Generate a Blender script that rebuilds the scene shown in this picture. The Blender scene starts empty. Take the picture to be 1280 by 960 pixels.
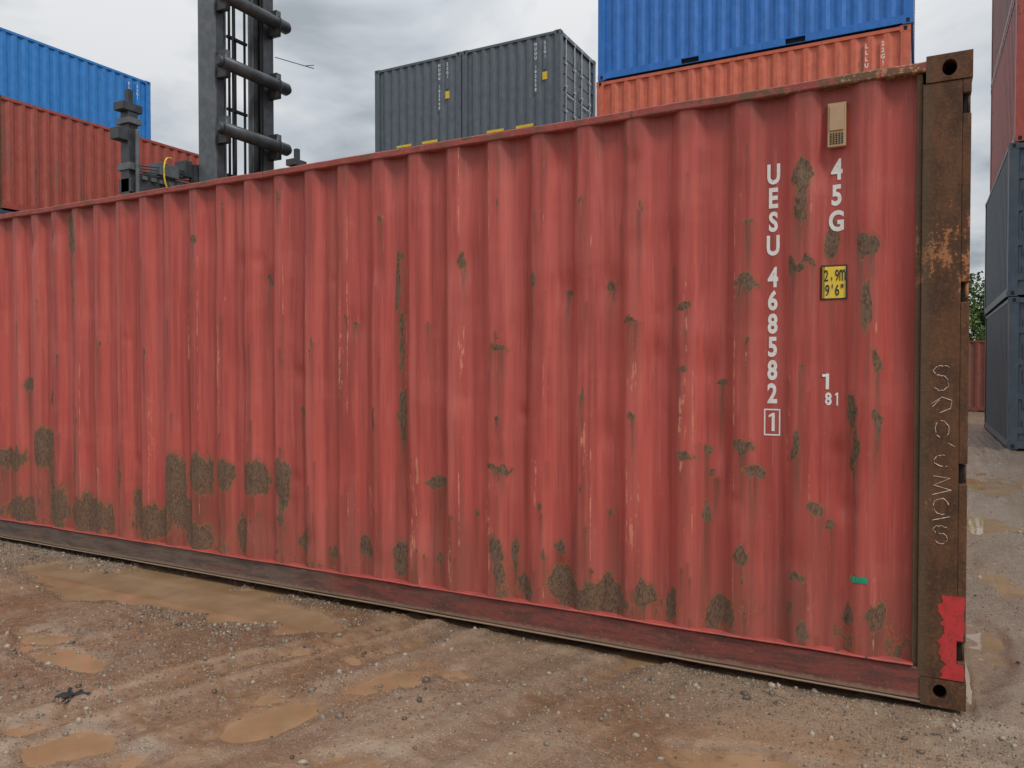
import bpy, math, random
import numpy as np
random.seed(7); rng=np.random.default_rng(11)
scene=bpy.context.scene
COL=scene.collection
R=math.radians

# ------------------------------------------------------------------ helpers
def link(ob,parent=None):
    COL.objects.link(ob)
    if parent: ob.parent=parent
    return ob
def empty(name,loc=(0,0,0),rot=0):
    e=bpy.data.objects.new(name,None); e.location=loc; e.rotation_euler=(0,0,rot); COL.objects.link(e); return e

class MB:
    def __init__(s): s.v=[];s.f=[];s.m=[]
    def quad(s,a,b,c,d,m=0):
        n=len(s.v); s.v+=[a,b,c,d]; s.f.append((n,n+1,n+2,n+3)); s.m.append(m)
    def box(s,x0,x1,y0,y1,z0,z1,m=0):
        n=len(s.v)
        s.v+=[(x0,y0,z0),(x1,y0,z0),(x1,y1,z0),(x0,y1,z0),(x0,y0,z1),(x1,y0,z1),(x1,y1,z1),(x0,y1,z1)]
        for f in ((0,3,2,1),(4,5,6,7),(0,1,5,4),(1,2,6,5),(2,3,7,6),(3,0,4,7)):
            s.f.append(tuple(n+i for i in f)); s.m.append(m)
    def cyl(s,p0,p1,r,n=12,m=0,r1=None):
        r1=r if r1 is None else r1
        p0=np.array(p0,float);p1=np.array(p1,float);d=p1-p0;d/=np.linalg.norm(d)
        u=np.cross(d,(0,0,1) if abs(d[2])<.9 else (1,0,0));u/=np.linalg.norm(u);w=np.cross(d,u)
        b=len(s.v)
        for (p,rr) in ((p0,r),(p1,r1)):
            for i in range(n):
                a=2*math.pi*i/n; s.v.append(tuple(p+rr*(u*math.cos(a)+w*math.sin(a))))
        for i in range(n):
            j=(i+1)%n; s.f.append((b+i,b+j,b+n+j,b+n+i)); s.m.append(m)
        s.f.append(tuple(b+i for i in range(n))[::-1]); s.m.append(m)
        s.f.append(tuple(b+n+i for i in range(n))); s.m.append(m)
    def plate_hole(s,x0,x1,z0,z1,y,cx,cz,rx,rz,depth=.03,m=0,n=48):
        inn=[];out=[]
        for i in range(n):
            a=2*math.pi*i/n; ca,sa=math.cos(a),math.sin(a)
            inn.append((cx+rx*ca,cz+rz*sa))
            t=1e9
            if ca>1e-6:t=min(t,(x1-cx)/ca)
            if ca<-1e-6:t=min(t,(x0-cx)/ca)
            if sa>1e-6:t=min(t,(z1-cz)/sa)
            if sa<-1e-6:t=min(t,(z0-cz)/sa)
            out.append((cx+t*ca,cz+t*sa))
        for c in ((x0,z0),(x0,z1),(x1,z0),(x1,z1)):
            k=min(range(n),key=lambda i:(out[i][0]-c[0])**2+(out[i][1]-c[1])**2); out[k]=c
        for i in range(n):
            j=(i+1)%n
            s.quad((out[i][0],y,out[i][1]),(out[j][0],y,out[j][1]),(inn[j][0],y,inn[j][1]),(inn[i][0],y,inn[i][1]),m)
            s.quad((inn[i][0],y,inn[i][1]),(inn[j][0],y,inn[j][1]),(inn[j][0],y+depth,inn[j][1]),(inn[i][0],y+depth,inn[i][1]),m)
    def obj(s,name,mats,parent=None,bevel=0,smooth=False):
        me=bpy.data.meshes.new(name); me.from_pydata([tuple(map(float,v)) for v in s.v],[],s.f)
        for m in (mats if isinstance(mats,(list,tuple)) else [mats]): me.materials.append(m)
        me.polygons.foreach_set("material_index",s.m)
        if smooth: me.polygons.foreach_set("use_smooth",[True]*len(s.f))
        me.update()
        ob=link(bpy.data.objects.new(name,me),parent)
        if bevel:
            b=ob.modifiers.new("bevel","BEVEL"); b.width=bevel; b.segments=2; b.limit_method='ANGLE'; b.angle_limit=R(40)
        return ob

def grid_mesh(name,V,nx,ny,mat,parent=None,attrs=None,smooth=True,colattr=None):
    me=bpy.data.meshes.new(name)
    idx=np.arange(nx*ny).reshape(ny,nx)
    q=np.stack([idx[:-1,:-1],idx[:-1,1:],idx[1:,1:],idx[1:,:-1]],-1).reshape(-1,4)
    me.vertices.add(nx*ny); me.vertices.foreach_set("co",V.reshape(-1).astype(np.float32))
    me.loops.add(q.size); me.loops.foreach_set("vertex_index",q.reshape(-1).astype(np.int32))
    me.polygons.add(len(q)); me.polygons.foreach_set("loop_start",(np.arange(len(q))*4).astype(np.int32))
    me.polygons.foreach_set("loop_total",np.full(len(q),4,np.int32))
    me.polygons.foreach_set("use_smooth",np.full(len(q),smooth,bool))
    me.materials.append(mat)
    me.update(calc_edges=True)
    for k,a in (attrs or {}).items():
        at=me.attributes.new(k,'FLOAT','POINT'); at.data.foreach_set("value",a.reshape(-1).astype(np.float32))
    for k,a in (colattr or {}).items():
        at=me.attributes.new(k,'FLOAT_COLOR','POINT'); at.data.foreach_set("color",np.concatenate([a.reshape(-1,3),np.ones((nx*ny,1))],1).reshape(-1).astype(np.float32))
    return link(bpy.data.objects.new(name,me),parent)

def hsh(ix,iy,seed):
    n=(ix.astype(np.int64)*374761393+iy.astype(np.int64)*668265263+seed*1442695041)&0xFFFFFFFF
    n=((n^(n>>13))*1274126177)&0xFFFFFFFF
    n=n^(n>>16)
    return (n&0xFFFF)/65535.0
def vnoise(x,y,seed=0):
    ix=np.floor(x);iy=np.floor(y);fx=x-ix;fy=y-iy
    fx=fx*fx*fx*(fx*(fx*6-15)+10);fy=fy*fy*fy*(fy*(fy*6-15)+10)
    a=hsh(ix,iy,seed);b=hsh(ix+1,iy,seed);c=hsh(ix,iy+1,seed);d=hsh(ix+1,iy+1,seed)
    return (a*(1-fx)+b*fx)*(1-fy)+(c*(1-fx)+d*fx)*fy
def fbm(x,y,seed=0,oc=4):
    s=0;a=1;t=0
    for o in range(oc):
        s=s+a*vnoise(x*2**o,y*2**o,seed+o*17);t+=a;a*=.5
    return s/t
def ss(v,a,b):
    t=np.clip((v-a)/(b-a),0,1); return t*t*(3-2*t)
def cmix(c,f,col): return c*(1-f[...,None])+np.array(col)*f[...,None]

# ------------------------------------------------------------------ node helpers
class NT:
    def __init__(s,name):
        s.mat=bpy.data.materials.new(name); s.mat.use_nodes=True; s.nt=s.mat.node_tree; s.n=s.nt.nodes; s.l=s.nt.links
        s.bsdf=s.n["Principled BSDF"]
        s.tc=s.n.new("ShaderNodeTexCoord")
    def put(s,inp,v):
        if isinstance(v,bpy.types.NodeSocket): s.l.new(v,inp)
        elif isinstance(v,(tuple,list)):
            inp.default_value=tuple(v)+((1,) if len(v)==3 and len(inp.default_value)==4 else ())
        else: inp.default_value=v
    def coords(s,scale=(1,1,1)):
        m=s.n.new("ShaderNodeMapping"); s.l.new(s.tc.outputs["Object"],m.inputs[0]); m.inputs["Scale"].default_value=scale; return m.outputs[0]
    def noise(s,scale=(1,1,1),sc=1,det=3,rough=.55,dist=0):
        t=s.n.new("ShaderNodeTexNoise"); s.l.new(s.coords(scale),t.inputs["Vector"])
        t.inputs["Scale"].default_value=sc;t.inputs["Detail"].default_value=det;t.inputs["Roughness"].default_value=rough;t.inputs["Distortion"].default_value=dist
        return t.outputs["Fac"]
    def math(s,op,a,b=0,c=None,clamp=False):
        t=s.n.new("ShaderNodeMath"); t.operation=op; t.use_clamp=clamp; s.put(t.inputs[0],a); s.put(t.inputs[1],b)
        if c is not None: s.put(t.inputs[2],c)
        return t.outputs[0]
    def ramp(s,v,a,b,o0=0,o1=1):
        t=s.n.new("ShaderNodeMapRange"); t.interpolation_type='SMOOTHSTEP'; s.put(t.inputs[0],v)
        t.inputs[1].default_value=a;t.inputs[2].default_value=b;t.inputs[3].default_value=o0;t.inputs[4].default_value=o1
        return t.outputs[0]
    def mix(s,f,a,b,mode='MIX'):
        t=s.n.new("ShaderNodeMix"); t.data_type='RGBA'; t.blend_type=mode; t.clamp_factor=True
        s.put(t.inputs[0],f); s.put(t.inputs[6],a); s.put(t.inputs[7],b); return t.outputs[2]
    def attr(s,name,out="Fac"):
        t=s.n.new("ShaderNodeAttribute"); t.attribute_name=name; return t.outputs[out]
    def sep(s,sock=None):
        t=s.n.new("ShaderNodeSeparateXYZ"); s.l.new(sock or s.tc.outputs["Object"],t.inputs[0]); return t.outputs
    def bump(s,h,strength=.3,dist=.01,prev=None):
        b=s.n.new("ShaderNodeBump"); b.inputs["Strength"].default_value=strength;b.inputs["Distance"].default_value=dist
        s.l.new(h,b.inputs["Height"])
        if prev: s.l.new(prev,b.inputs["Normal"])
        return b.outputs[0]
    def done(s,col,rough=.6,normal=None,metal=0,spec=.5):
        s.put(s.bsdf.inputs["Base Color"],col); s.put(s.bsdf.inputs["Roughness"],rough)
        s.bsdf.inputs["Metallic"].default_value=metal; s.put(s.bsdf.inputs["Specular IOR Level"],spec)
        if normal: s.l.new(normal,s.bsdf.inputs["Normal"])
        return s.mat

def plain(name,col,rough=.6,var=.25,scale=12,metal=0):
    t=NT(name); n=t.noise((1,1,1),scale,2)
    c=t.mix(t.ramp(n,.3,.7),tuple(x*(1-var) for x in col),tuple(min(1,x*(1+var)) for x in col))
    return t.done(c,rough,None,metal)

def paint_mat(name,col,rust=.35,dirt=.3):
    t=NT(name)
    st=t.noise((9,9,.5),1,3,.6); fine=t.noise((1,1,.5),7,5,.7)
    c=t.mix(t.ramp(fine,.3,.7),tuple(x*.86 for x in col),tuple(min(1,x*1.12+.01) for x in col))
    c=t.mix(t.math('MULTIPLY',t.ramp(st,.5,.72),dirt),c,(.12,.095,.075))
    c=t.mix(t.math('MULTIPLY',t.ramp(st,.28,.42,1,0),dirt*.6),c,tuple(min(1,x*1.3+.06) for x in col))
    rm=t.ramp(t.math('ADD',t.math('MULTIPLY',fine,.7),t.math('MULTIPLY',st,.3)),.68-.14*rust,.72-.14*rust)
    c=t.mix(rm,c,(.13,.055,.03))
    return t.done(c,t.math('ADD',.42,t.math('MULTIPLY',rm,.4)))

# ------------------------------------------------------------------ world / light
w=bpy.data.worlds.new("World"); scene.world=w; w.use_nodes=True
nt=w.node_tree; nn=nt.nodes; ll=nt.links
bg=nn["Background"]; bg.inputs["Strength"].default_value=.12
sky=nn.new("ShaderNodeTexSky"); sky.sky_type='NISHITA'; sky.sun_disc=False
SUN_EL=R(50); SUN_AZ=R(122)
sky.sun_elevation=SUN_EL; sky.sun_rotation=SUN_AZ
tc=nn.new("ShaderNodeTexCoord"); sp=nn.new("ShaderNodeSeparateXYZ"); ll.new(tc.outputs["Generated"],sp.inputs[0])
def wm(op,a,b,clamp=False):
    t=nn.new("ShaderNodeMath"); t.operation=op; t.use_clamp=clamp
    for i,v in enumerate((a,b)):
        if isinstance(v,(int,float)): t.inputs[i].default_value=v
        else: ll.new(v,t.inputs[i])
    return t.outputs[0]
zc=wm('MAXIMUM',sp.outputs[2],0.0); den=wm('ADD',zc,.22)
cb=nn.new("ShaderNodeCombineXYZ"); ll.new(wm('DIVIDE',sp.outputs[0],den),cb.inputs[0]); ll.new(wm('DIVIDE',sp.outputs[1],den),cb.inputs[1])
n1=nn.new("ShaderNodeTexNoise"); ll.new(cb.outputs[0],n1.inputs["Vector"]); n1.inputs["Scale"].default_value=1.9; n1.inputs["Detail"].default_value=5; n1.inputs["Roughness"].default_value=.52; n1.inputs["Distortion"].default_value=.3
cr=nn.new("ShaderNodeValToRGB"); ll.new(n1.outputs["Fac"],cr.inputs[0])
e=cr.color_ramp.elements; e[0].position=.37; e[0].color=(.44,.48,.52,1); e[1].position=.59; e[1].color=(.96,.97,.98,1)
m=e.new(.47); m.color=(.70,.745,.79,1)
bright=wm('ADD',wm('MULTIPLY',wm('MULTIPLY',zc,zc),1.05),.68)   # overcast: zenith brighter than horizon
bright=wm('MULTIPLY',bright,8.6)
vm=nn.new("ShaderNodeVectorMath"); vm.operation='SCALE'; ll.new(cr.outputs[0],vm.inputs[0]); ll.new(bright,vm.inputs["Scale"])
mx=nn.new("ShaderNodeMix"); mx.data_type='RGBA'; mx.inputs[0].default_value=.93
ll.new(sky.outputs[0],mx.inputs[6]); ll.new(vm.outputs[0],mx.inputs[7]); ll.new(mx.outputs[2],bg.inputs[0])
w.cycles.sampling_method='MANUAL'; w.cycles.sample_map_resolution=256

sd=bpy.data.lights.new("sun","SUN"); sd.energy=1.5; sd.angle=R(12); sd.color=(1,.96,.9)
so=link(bpy.data.objects.new("sun",sd))
from mathutils import Vector
dirv=Vector((math.sin(SUN_AZ)*math.cos(SUN_EL),math.cos(SUN_AZ)*math.cos(SUN_EL),math.sin(SUN_EL)))
so.rotation_euler=dirv.to_track_quat('Z','Y').to_euler(); so.location=(0,-10,20)

# ------------------------------------------------------------------ camera
cd=bpy.data.cameras.new("Camera"); cam=link(bpy.data.objects.new("Camera",cd)); scene.camera=cam
cd.sensor_width=36; cd.lens=27.03; cd.clip_end=2000; cd.clip_start=.05
CAM=(-.185,-3.914,1.536); TH=R(28)
cam.location=CAM; cam.rotation_euler=(R(90-1.1),0,TH)
scene.view_settings.view_transform='Standard'; scene.view_settings.look='None'; scene.view_settings.exposure=0

# wall survey: bearing/elevation of each mark measured on the long wall (plane y=0) -> wall x,z
def wall(px,py,rx=1,ry=1):
    s,c=math.sin(TH),math.cos(TH); a=(px-640)/961; Z=3.914/(c+s*a)
    return (-.185+Z*(-s+c*a), 1.536+(462-py)/961*Z, rx*Z/(961*c*(1+(px-640)/1808)), ry*Z/961)

# ------------------------------------------------------------------ corrugation of the long wall
P=.283; XC=-.69; YO=.006; YI=.050
def prof_raw(x):
    d=np.abs(((x-XC)/P+.5)%1-.5)*P
    y=np.interp(d,[0,.037,.095,.2],[YO,YO,YI,YI])
    return np.where((x>XC+P+.10)|(x<-12.192+.35),YI,y)
def prof(x):
    x=np.asarray(x,float); return sum(prof_raw(x+o) for o in (-.005,0,.005))/3

# ------------------------------------------------------------------ hero materials
def hero_paint():
    t=NT("faded_red_paint")
    rust=t.attr("rust"); scr=t.attr("scratch"); drip=t.attr("drip"); base=t.attr("wallcol","Color")
    npat=t.noise((1,1,.45),30,5,.7); nf=t.noise((1,1,.5),95,3,.7); st=t.noise((60,60,2.2),1,4,.65)
    c=t.mix(t.ramp(st,.52,.72,0,.35),base,(.57,.175,.14))
    c=t.mix(t.ramp(st,.28,.46,.42,0),c,(.23,.047,.038))
    c=t.mix(t.ramp(npat,.62,.72,0,.30),c,(.58,.20,.155))
    dm=t.math('MULTIPLY',t.math('MULTIPLY',drip,t.ramp(st,.34,.56)),1.0,clamp=True)
    c=t.mix(dm,c,(.16,.066,.040))
    sv=t.math('ADD',scr,t.math('MULTIPLY',t.math('SUBTRACT',st,.5),1.6)); sv=t.math('ADD',sv,t.math('MULTIPLY',t.math('SUBTRACT',npat,.5),2.2))
    c=t.mix(t.ramp(sv,.42,.62,0,.75),c,(.66,.26,.16))
    rv=t.math('ADD',rust,t.math('MULTIPLY',t.math('SUBTRACT',npat,.5),1.6))
    rv=t.math('ADD',rv,t.math('MULTIPLY',t.math('SUBTRACT',nf,.5),.6))
    rv=t.math('ADD',rv,t.math('MULTIPLY',t.math('SUBTRACT',st,.5),.7))
    c=t.mix(t.ramp(rv,-.35,.08,0,.45),c,(.26,.075,.045))
    c=t.mix(t.ramp(rv,-.02,.08,0,.85),c,(.46,.14,.055))
    rm=t.ramp(rv,.06,.13)
    rc=t.mix(t.ramp(nf,.35,.65),(.090,.050,.031),(.200,.120,.076))
    rc=t.mix(t.ramp(npat,.48,.66,0,.65),rc,(.175,.122,.083))
    rc=t.mix(t.ramp(st,.55,.68,0,.5),rc,(.20,.080,.038))
    c=t.mix(rm,c,rc)
    nb=t.bump(t.math('ADD',t.math('MULTIPLY',rm,.6),t.math('MULTIPLY',nf,.4)),.4,.004)
    return t.done(c,t.math('ADD',.46,t.math('MULTIPLY',rm,.35)),nb,spec=.38)

def rust_post():
    t=NT("rusted_steel"); a=t.noise((1,1,.5),9,6,.68); b=t.noise((1,1,1),60,4,.7); xyz=t.sep()
    c=t.mix(t.ramp(a,.3,.7),(.060,.032,.020),(.155,.070,.034))
    c=t.mix(t.ramp(b,.5,.75,0,.7),c,(.24,.105,.045))
    c=t.mix(t.ramp(b,.25,.42,.6,0),c,(.040,.025,.018))
    zz=t.math('MULTIPLY',t.ramp(t.math('ABSOLUTE',t.math('SUBTRACT',xyz[2],2.05)),.08,.28,1,0),.16)
    om=t.ramp(t.math('ADD',t.math('ADD',a,zz),t.math('MULTIPLY',t.math('SUBTRACT',b,.5),.35)),.66,.70)
    c=t.mix(t.math('MULTIPLY',om,.75),c,(.46,.19,.08))
    c=t.mix(t.ramp(xyz[0],-.175,-.13,.5,0),c,(.11,.082,.052))
    nb=t.bump(t.math('ADD',a,t.math('MULTIPLY',b,.5)),.6,.010)
    return t.done(c,.8,nb,spec=.3)

def top_rail_mat():
    t=NT("worn_red_rail"); a=t.noise((1,1,1),8,6,.68); b=t.noise((1,1,1),55,3,.7); s=t.noise((5,30,30),1,4,.65); xyz=t.sep()
    c=t.mix(t.ramp(a,.3,.7),(.25,.050,.040),(.42,.085,.07))
    c=t.mix(t.ramp(s,.48,.60,0,.8),c,(.17,.066,.038))
    k=t.math('ADD',t.ramp(xyz[0],-2.0,-.25,0,.15),a)
    c=t.mix(t.ramp(k,.58,.64),c,(.14,.070,.035))
    k2=t.math('ADD',t.ramp(xyz[0],-1.2,-.25,0,.13),b)
    c=t.mix(t.ramp(k2,.66,.72,0,.7),c,(.48,.30,.13))
    return t.done(c,.65,t.bump(b,.3,.004))

def bottom_rail_mat():
    t=NT("muddy_bottom_rail"); a=t.noise((.8,6,6),1,5,.65); b=t.noise((1,1,1),40,4,.7); s=t.noise((3.5,22,22),1,6,.72); xyz=t.sep()
    k=t.math('ADD',t.ramp(xyz[0],-5.5,-.3,0,.38),t.math('MULTIPLY',a,.9))
    red=t.mix(t.ramp(s,.38,.62),(.11,.045,.036),(.26,.060,.050))
    mud=t.mix(t.ramp(s,.35,.65),(.080,.055,.046),(.175,.125,.10))
    c=t.mix(t.ramp(k,.46,.74),mud,red)
    c=t.mix(t.ramp(b,.56,.68,0,.55),c,(.25,.135,.08))
    c=t.mix(t.ramp(s,.56,.63,0,.8),c,(.13,.054,.028))
    zz=t.math('ADD',xyz[2],t.math('MULTIPLY',t.math('SUBTRACT',b,.5),.06))
    c=t.mix(t.ramp(zz,.050,.074,.75,0),c,(.27,.19,.125))
    return t.done(c,.55,t.bump(b,.4,.005))

M_HERO=hero_paint(); M_POST=rust_post(); M_TOP=top_rail_mat(); M_BOT=bottom_rail_mat()
M_DARK=plain("painted_hole_shade",(.012,.011,.010),.9)  # near-black colour stands in for the shade inside holes and recesses
def repaint():
    t=NT("fresh_red_paint"); n=t.noise((1,1,.6),26,5,.7); c=t.mix(t.ramp(n,.3,.6),(.34,.030,.028),(.55,.040,.040)); c=t.mix(t.ramp(n,.60,.64),c,(.13,.06,.035)); return t.done(c,.5)
M_REDP=repaint()

def chipped(name,col,thr=.66,scale=38):
    t=NT(name); n=t.noise((1,1,.7),scale,4,.7)
    c=t.mix(t.ramp(n,thr,thr+.05),col,(.40,.12,.10)); c=t.mix(t.ramp(n,.35,.6,.25,0),c,(.5,.4,.36))
    return t.done(c,.55)
M_WHITE=chipped("worn_white_decal",(.80,.78,.75),.64); M_YEL=chipped("yellow_decal",(.82,.58,.02),.78); M_BLK=plain("black_decal",(.02,.02,.02),.5)
M_GREEN=plain("green_tape",(.01,.33,.16),.5); M_CREAM=chipped("cream_vent_plastic",(.46,.29,.15),.64); M_CHALK=plain("chalk_line",(.72,.58,.48),.9,.3,60)

# ------------------------------------------------------------------ HERO CONTAINER
hero=empty("red_shipping_container")
HL=12.192; HW=2.438; ZB=.03; ZT=2.926
xs=np.unique(np.round(np.concatenate([np.arange(-HL+.16,-7.9,.03),np.arange(-7.9,-.185,.0115),[-.185]]),4))
zs=np.linspace(.196,2.868,180)
X,Zg=np.meshgrid(xs,zs)
rust=np.full(X.shape,-1.0); drip=np.zeros(X.shape); scr=np.full(X.shape,-1.0)
wx=X+.05*(fbm(X*9,Zg*6,3)-.5)+.035*(fbm(X*30,Zg*12,5,2)-.5); wz=Zg+.12*(fbm(X*16,Zg*7,9)-.5)
marks=[(88,290,6,30),(88,340,2.5,70),(88,480,2.5,60),(88,580,3,60),(5,575,20,12),(50,560,10,20),(58,600,4,20),(20,640,20,15),(65,635,12,25),(105,645,22,20),(185,655,25,18),(165,625,5,15),(212,605,12,32),(222,640,14,20),(240,672,15,16),(245,593,14,20),(277,595,9,17),(314,597,14,20),(349,600,8,22),(349,630,4,25),(297,672,7,22),(374,680,8,12),(451,690,7,12),(496,700,8,22),(497,520,7,26),(500,548,4,10),(493,350,2.5,30),(498,420,3,30),(620,585,12,6),(622,433,8,5),(575,330,4,8),(619,690,8,13),(653,738,10,12),(700,735,18,20),(725,748,15,14),(755,748,25,19),(806,750,10,12),(838,762,10,18),(900,768,18,16),(890,780,10,8),(927,555,10,8),(942,590,10,9),(893,600,6,5),(1002,225,10,18),(1000,250,7,12),(998,268,9,9),(993,335,9,7),(930,357,14,7),(855,572,8,5),(855,383,8,5),(995,560,6,20),(1085,303,14,11),(1075,312,6,14),(1038,298,8,17),(1040,312,6,10),(1097,452,5,12),(1066,520,8,18),(1070,570,4,30),(1097,535,6,14),(1020,640,10,8),(1040,655,5,9),(927,700,10,11),(997,718,9,7),(1098,780,12,18),(1062,772,6,11),(1005,790,8,11),(760,358,6,6),(705,362,5,4),(545,608,12,6),(695,687,6,8),(880,640,4,12),(440,405,3,3),(330,350,4,5),(375,510,4,5),(1083,380,3,30),(790,403,9,3),(987,755,5,5),(467,530,3,12),(620,720,4,20),(408,692,6,6),(545,700,5,8),(663,350,3,10),(725,250,3,4),(760,640,3,4),(850,460,5,5),(590,640,3,5),(900,480,5,3),(930,430,4,4),(1010,325,8,4),(680,150,3,5),(240,300,3,4),(30,480,5,8),(60,500,3,10),(130,655,4,20),(145,600,3,30),(797,740,5,8),(640,700,3,20),(935,280,8,2),(880,560,6,5),(790,520,3,3),(800,735,4,10)]
for (px,py,rx,ry) in marks:
    cx,cz,ax,az=wall(px,py,rx,ry)
    d=1-np.sqrt(((wx-cx)/(ax*1.22))**2+((wz-cz)/(az*1.22))**2)
    rust=np.maximum(rust,np.clip(d*1.4,-1,.62))
    below=(cz-Zg); L=.35+az*4
    drip=np.maximum(drip,np.where((below>0)&(below<L),(1-below/L),0)*np.exp(-((X-cx)/(ax*.75+.004))**2))
r2=np.random.default_rng(5)
for i in range(190):
    k=r2.integers(0,28); cx=XC-P*k+r2.normal(0,.03); cz=.25+2.5*r2.random()**1.7
    ax=.004+.009*r2.random()**2; az=ax*(.7+3.5*r2.random())
    d=1-np.sqrt(((wx-cx)/ax)**2+((wz-cz)/az)**2); rust=np.maximum(rust,np.clip(d,-1,.5))
    below=cz-Zg; L=.15+.55*r2.random(); drip=np.maximum(drip,.85*np.where((below>0)&(below<L),(1-below/L),0)*np.exp(-((X-cx)/(ax*1.3+.003))**2))
for i in range(46):
    cx=XC-P*r2.integers(-1,27)+r2.choice([-.06,.06,.0])+r2.normal(0,.02); L=.15+1.1*r2.random()**2; below=2.87-Zg
    drip=np.maximum(drip,.65*np.clip(1-below/L,0,1)*np.exp(-((X+.006*np.sin(Zg*9)-cx)/.010)**2))
low=ss(Zg,.62,.22)*ss(fbm(X*4,Zg*2.2,61),.50,.66)
rust=np.maximum(rust,-.75+.82*low)
rust=np.maximum(rust,-.62+.42*ss(Zg,2.78,2.86)*ss(fbm(X*3,Zg*1,67),.4,.6))
scrs=[(515,660,3,60),(505,450,2,100),(790,650,4,50),(853,540,5,130),(856,380,4,40),(668,600,3,60),(730,560,3,60),(270,480,3,90),(145,620,3,40),(185,530,3,60),(610,650,5,60),(985,520,2,150),(426,450,3,80),(118,580,2,50),(460,620,3,50),(575,460,2,120),(790,470,3,60),(1050,690,3,60),(560,700,3,40),(520,590,3,30),(930,460,2,60),(230,420,2,60)]
for (px,py,rx,ry) in scrs:
    cx,cz,ax,az=wall(px,py,rx,ry)
    d=1-np.sqrt(((X+.02*(fbm(X*3,Zg*6,21)-.5)-cx)/(ax*1.6))**2+((Zg-cz)/az)**2); scr=np.maximum(scr,np.clip(d*.8,-1,.40))
cx,cz,ax,az=wall(496,390,6,72)
d=np.sqrt(((X-cx)/ax)**2+((Zg-cz)/az)**2); rust=np.maximum(rust,np.clip(.25-3.0*np.abs(d-1),-1,.2))
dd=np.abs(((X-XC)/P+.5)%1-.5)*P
face=np.floor((X-XC)/P*2+.5)
edge=np.exp(-((dd-.037)/.008)**2)+.6*np.exp(-((dd-.095)/.008)**2)
scr=np.maximum(scr,-1+1.34*edge*(.6+.6*ss(fbm(X*4,Zg*1.5,71),.4,.6)))
b1=fbm(X*.8,Zg*.8,301); s1=fbm(X*26,Zg*.7,311); s2=fbm(X*8,Zg*.5,321); s3=fbm(X*3,Zg*5,331)
WC=np.zeros(X.shape+(3,))+np.array((.460,.075,.058))
WC=cmix(WC,ss(b1,.35,.65)*.7,(.515,.100,.080))
WC=cmix(WC,(hsh(face,face*0,5)-.3)*.45*(hsh(face,face*0,5)>.3),(.40,.067,.053))
WC=cmix(WC,(hsh(face,face*0,9)>.6)*.22,(.55,.13,.10))
WC=cmix(WC,ss(s2,.5,.68)*.45,(.32,.058,.045))
WC=cmix(WC,ss(s1,.55,.72)*.40,(.58,.16,.125))
WC=cmix(WC,ss(s1,.45,.28)*.55,(.27,.050,.040))
WC=cmix(WC,ss(s3,.55,.7)*.20,(.57,.145,.115))
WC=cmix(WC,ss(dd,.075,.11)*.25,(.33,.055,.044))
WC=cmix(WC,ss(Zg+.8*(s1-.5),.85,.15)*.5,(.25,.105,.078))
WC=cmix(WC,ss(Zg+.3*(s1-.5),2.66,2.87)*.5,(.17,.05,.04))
mid=np.sin(np.clip((Zg-.196)/(2.868-.196),0,1)*np.pi)
Y=prof(X+.014*mid*(fbm(X*1.6,Zg*1.7,33)-.5)*(X<-.45))+.016*mid*(fbm(X*.9,Zg*1.1,31)-.5)+.007*(fbm(X*5,Zg*2.4,37)-.5)
dn=np.random.default_rng(21)
dents=[(575,330,.10,.020),(440,405,.07,.014),(705,362,.09,.018),(330,350,.06,.014),(890,540,.12,.016),(620,585,.10,.016),(260,660,.15,.020),(760,358,.08,.018),(1060,600,.12,.014),(840,300,.1,.012),(520,650,.12,.018)]
for i in range(70): dents.append((dn.uniform(20,1090),dn.uniform(200,740),dn.uniform(.03,.10),dn.uniform(.003,.015)))
for (px,py,rr,dp) in dents:
    cx,cz,_,_=wall(px,py); Y=Y+dp*np.exp(-(((X-cx)/rr)**2+((Zg-cz)/(rr*1.3))**2))
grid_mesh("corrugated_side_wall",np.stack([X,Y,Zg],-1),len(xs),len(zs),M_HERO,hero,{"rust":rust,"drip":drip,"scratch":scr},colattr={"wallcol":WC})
def wy(x,off=.003): return float(prof(x))-off-.004

M_RED2=paint_mat("faded_red_paint_plain",(.42,.074,.058),.6,.5)

def rail(name,x0,x1,y0,y1,z0,z1,mat,amp=.004,seed=1,n=420):
    xs=np.linspace(x0,x1,n)
    nzv=amp*(fbm(xs*2.2,xs*0,seed)-.5)*2; nyv=amp*(fbm(xs*3,xs*0+5,seed+3)-.5)*2
    r=.006
    sec=[(y1,z0),(y0+r,z0),(y0,z0+r),(y0,z0+(z1-z0)*.5),(y0,z1-r),(y0+r,z1),(y1,z1)]
    V=np.zeros((len(sec),n,3))
    for i,(yy,zz) in enumerate(sec):
        V[i,:,0]=xs; V[i,:,1]=yy+nyv*(yy<y1); V[i,:,2]=zz+nzv*(1 if zz>z0+.02 else .6)
    return grid_mesh(name,V,n,len(sec),mat,hero,smooth=False)
rail("top_side_rail",-HL+.178,-.172,-.006,.06,2.862,2.906,M_TOP,.006,41)
rail("bottom_side_rail",-HL+.178,-.176,.000,.05,.040,.186,M_BOT,.006,43)
rail("bottom_rail_lip",-HL+.178,-.176,-.010,.05,.030,.0380,M_BOT,.003,47)
rail("bottom_rail_top_flange",-HL+.178,-.205,-.012,.055,.190,.198,M_RED2,.007,53)
mb=MB()
mb.box(-.212,-.188,.012,.10,.148,2.86)
mb.box(-.188,-.034,-.0005,.10,.148,2.806)
notch=[2.70,1.876,1.073,.28]; zc0=.148
cuts=sorted(notch)
for c in cuts:
    mb.box(-.034,0,-.0005,.10,zc0,c-.045); zc0=c+.045
mb.box(-.034,0,-.0005,.10,zc0,2.806)
mb.box(-.033,-.016,.028,.09,.15,2.80,1)
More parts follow.
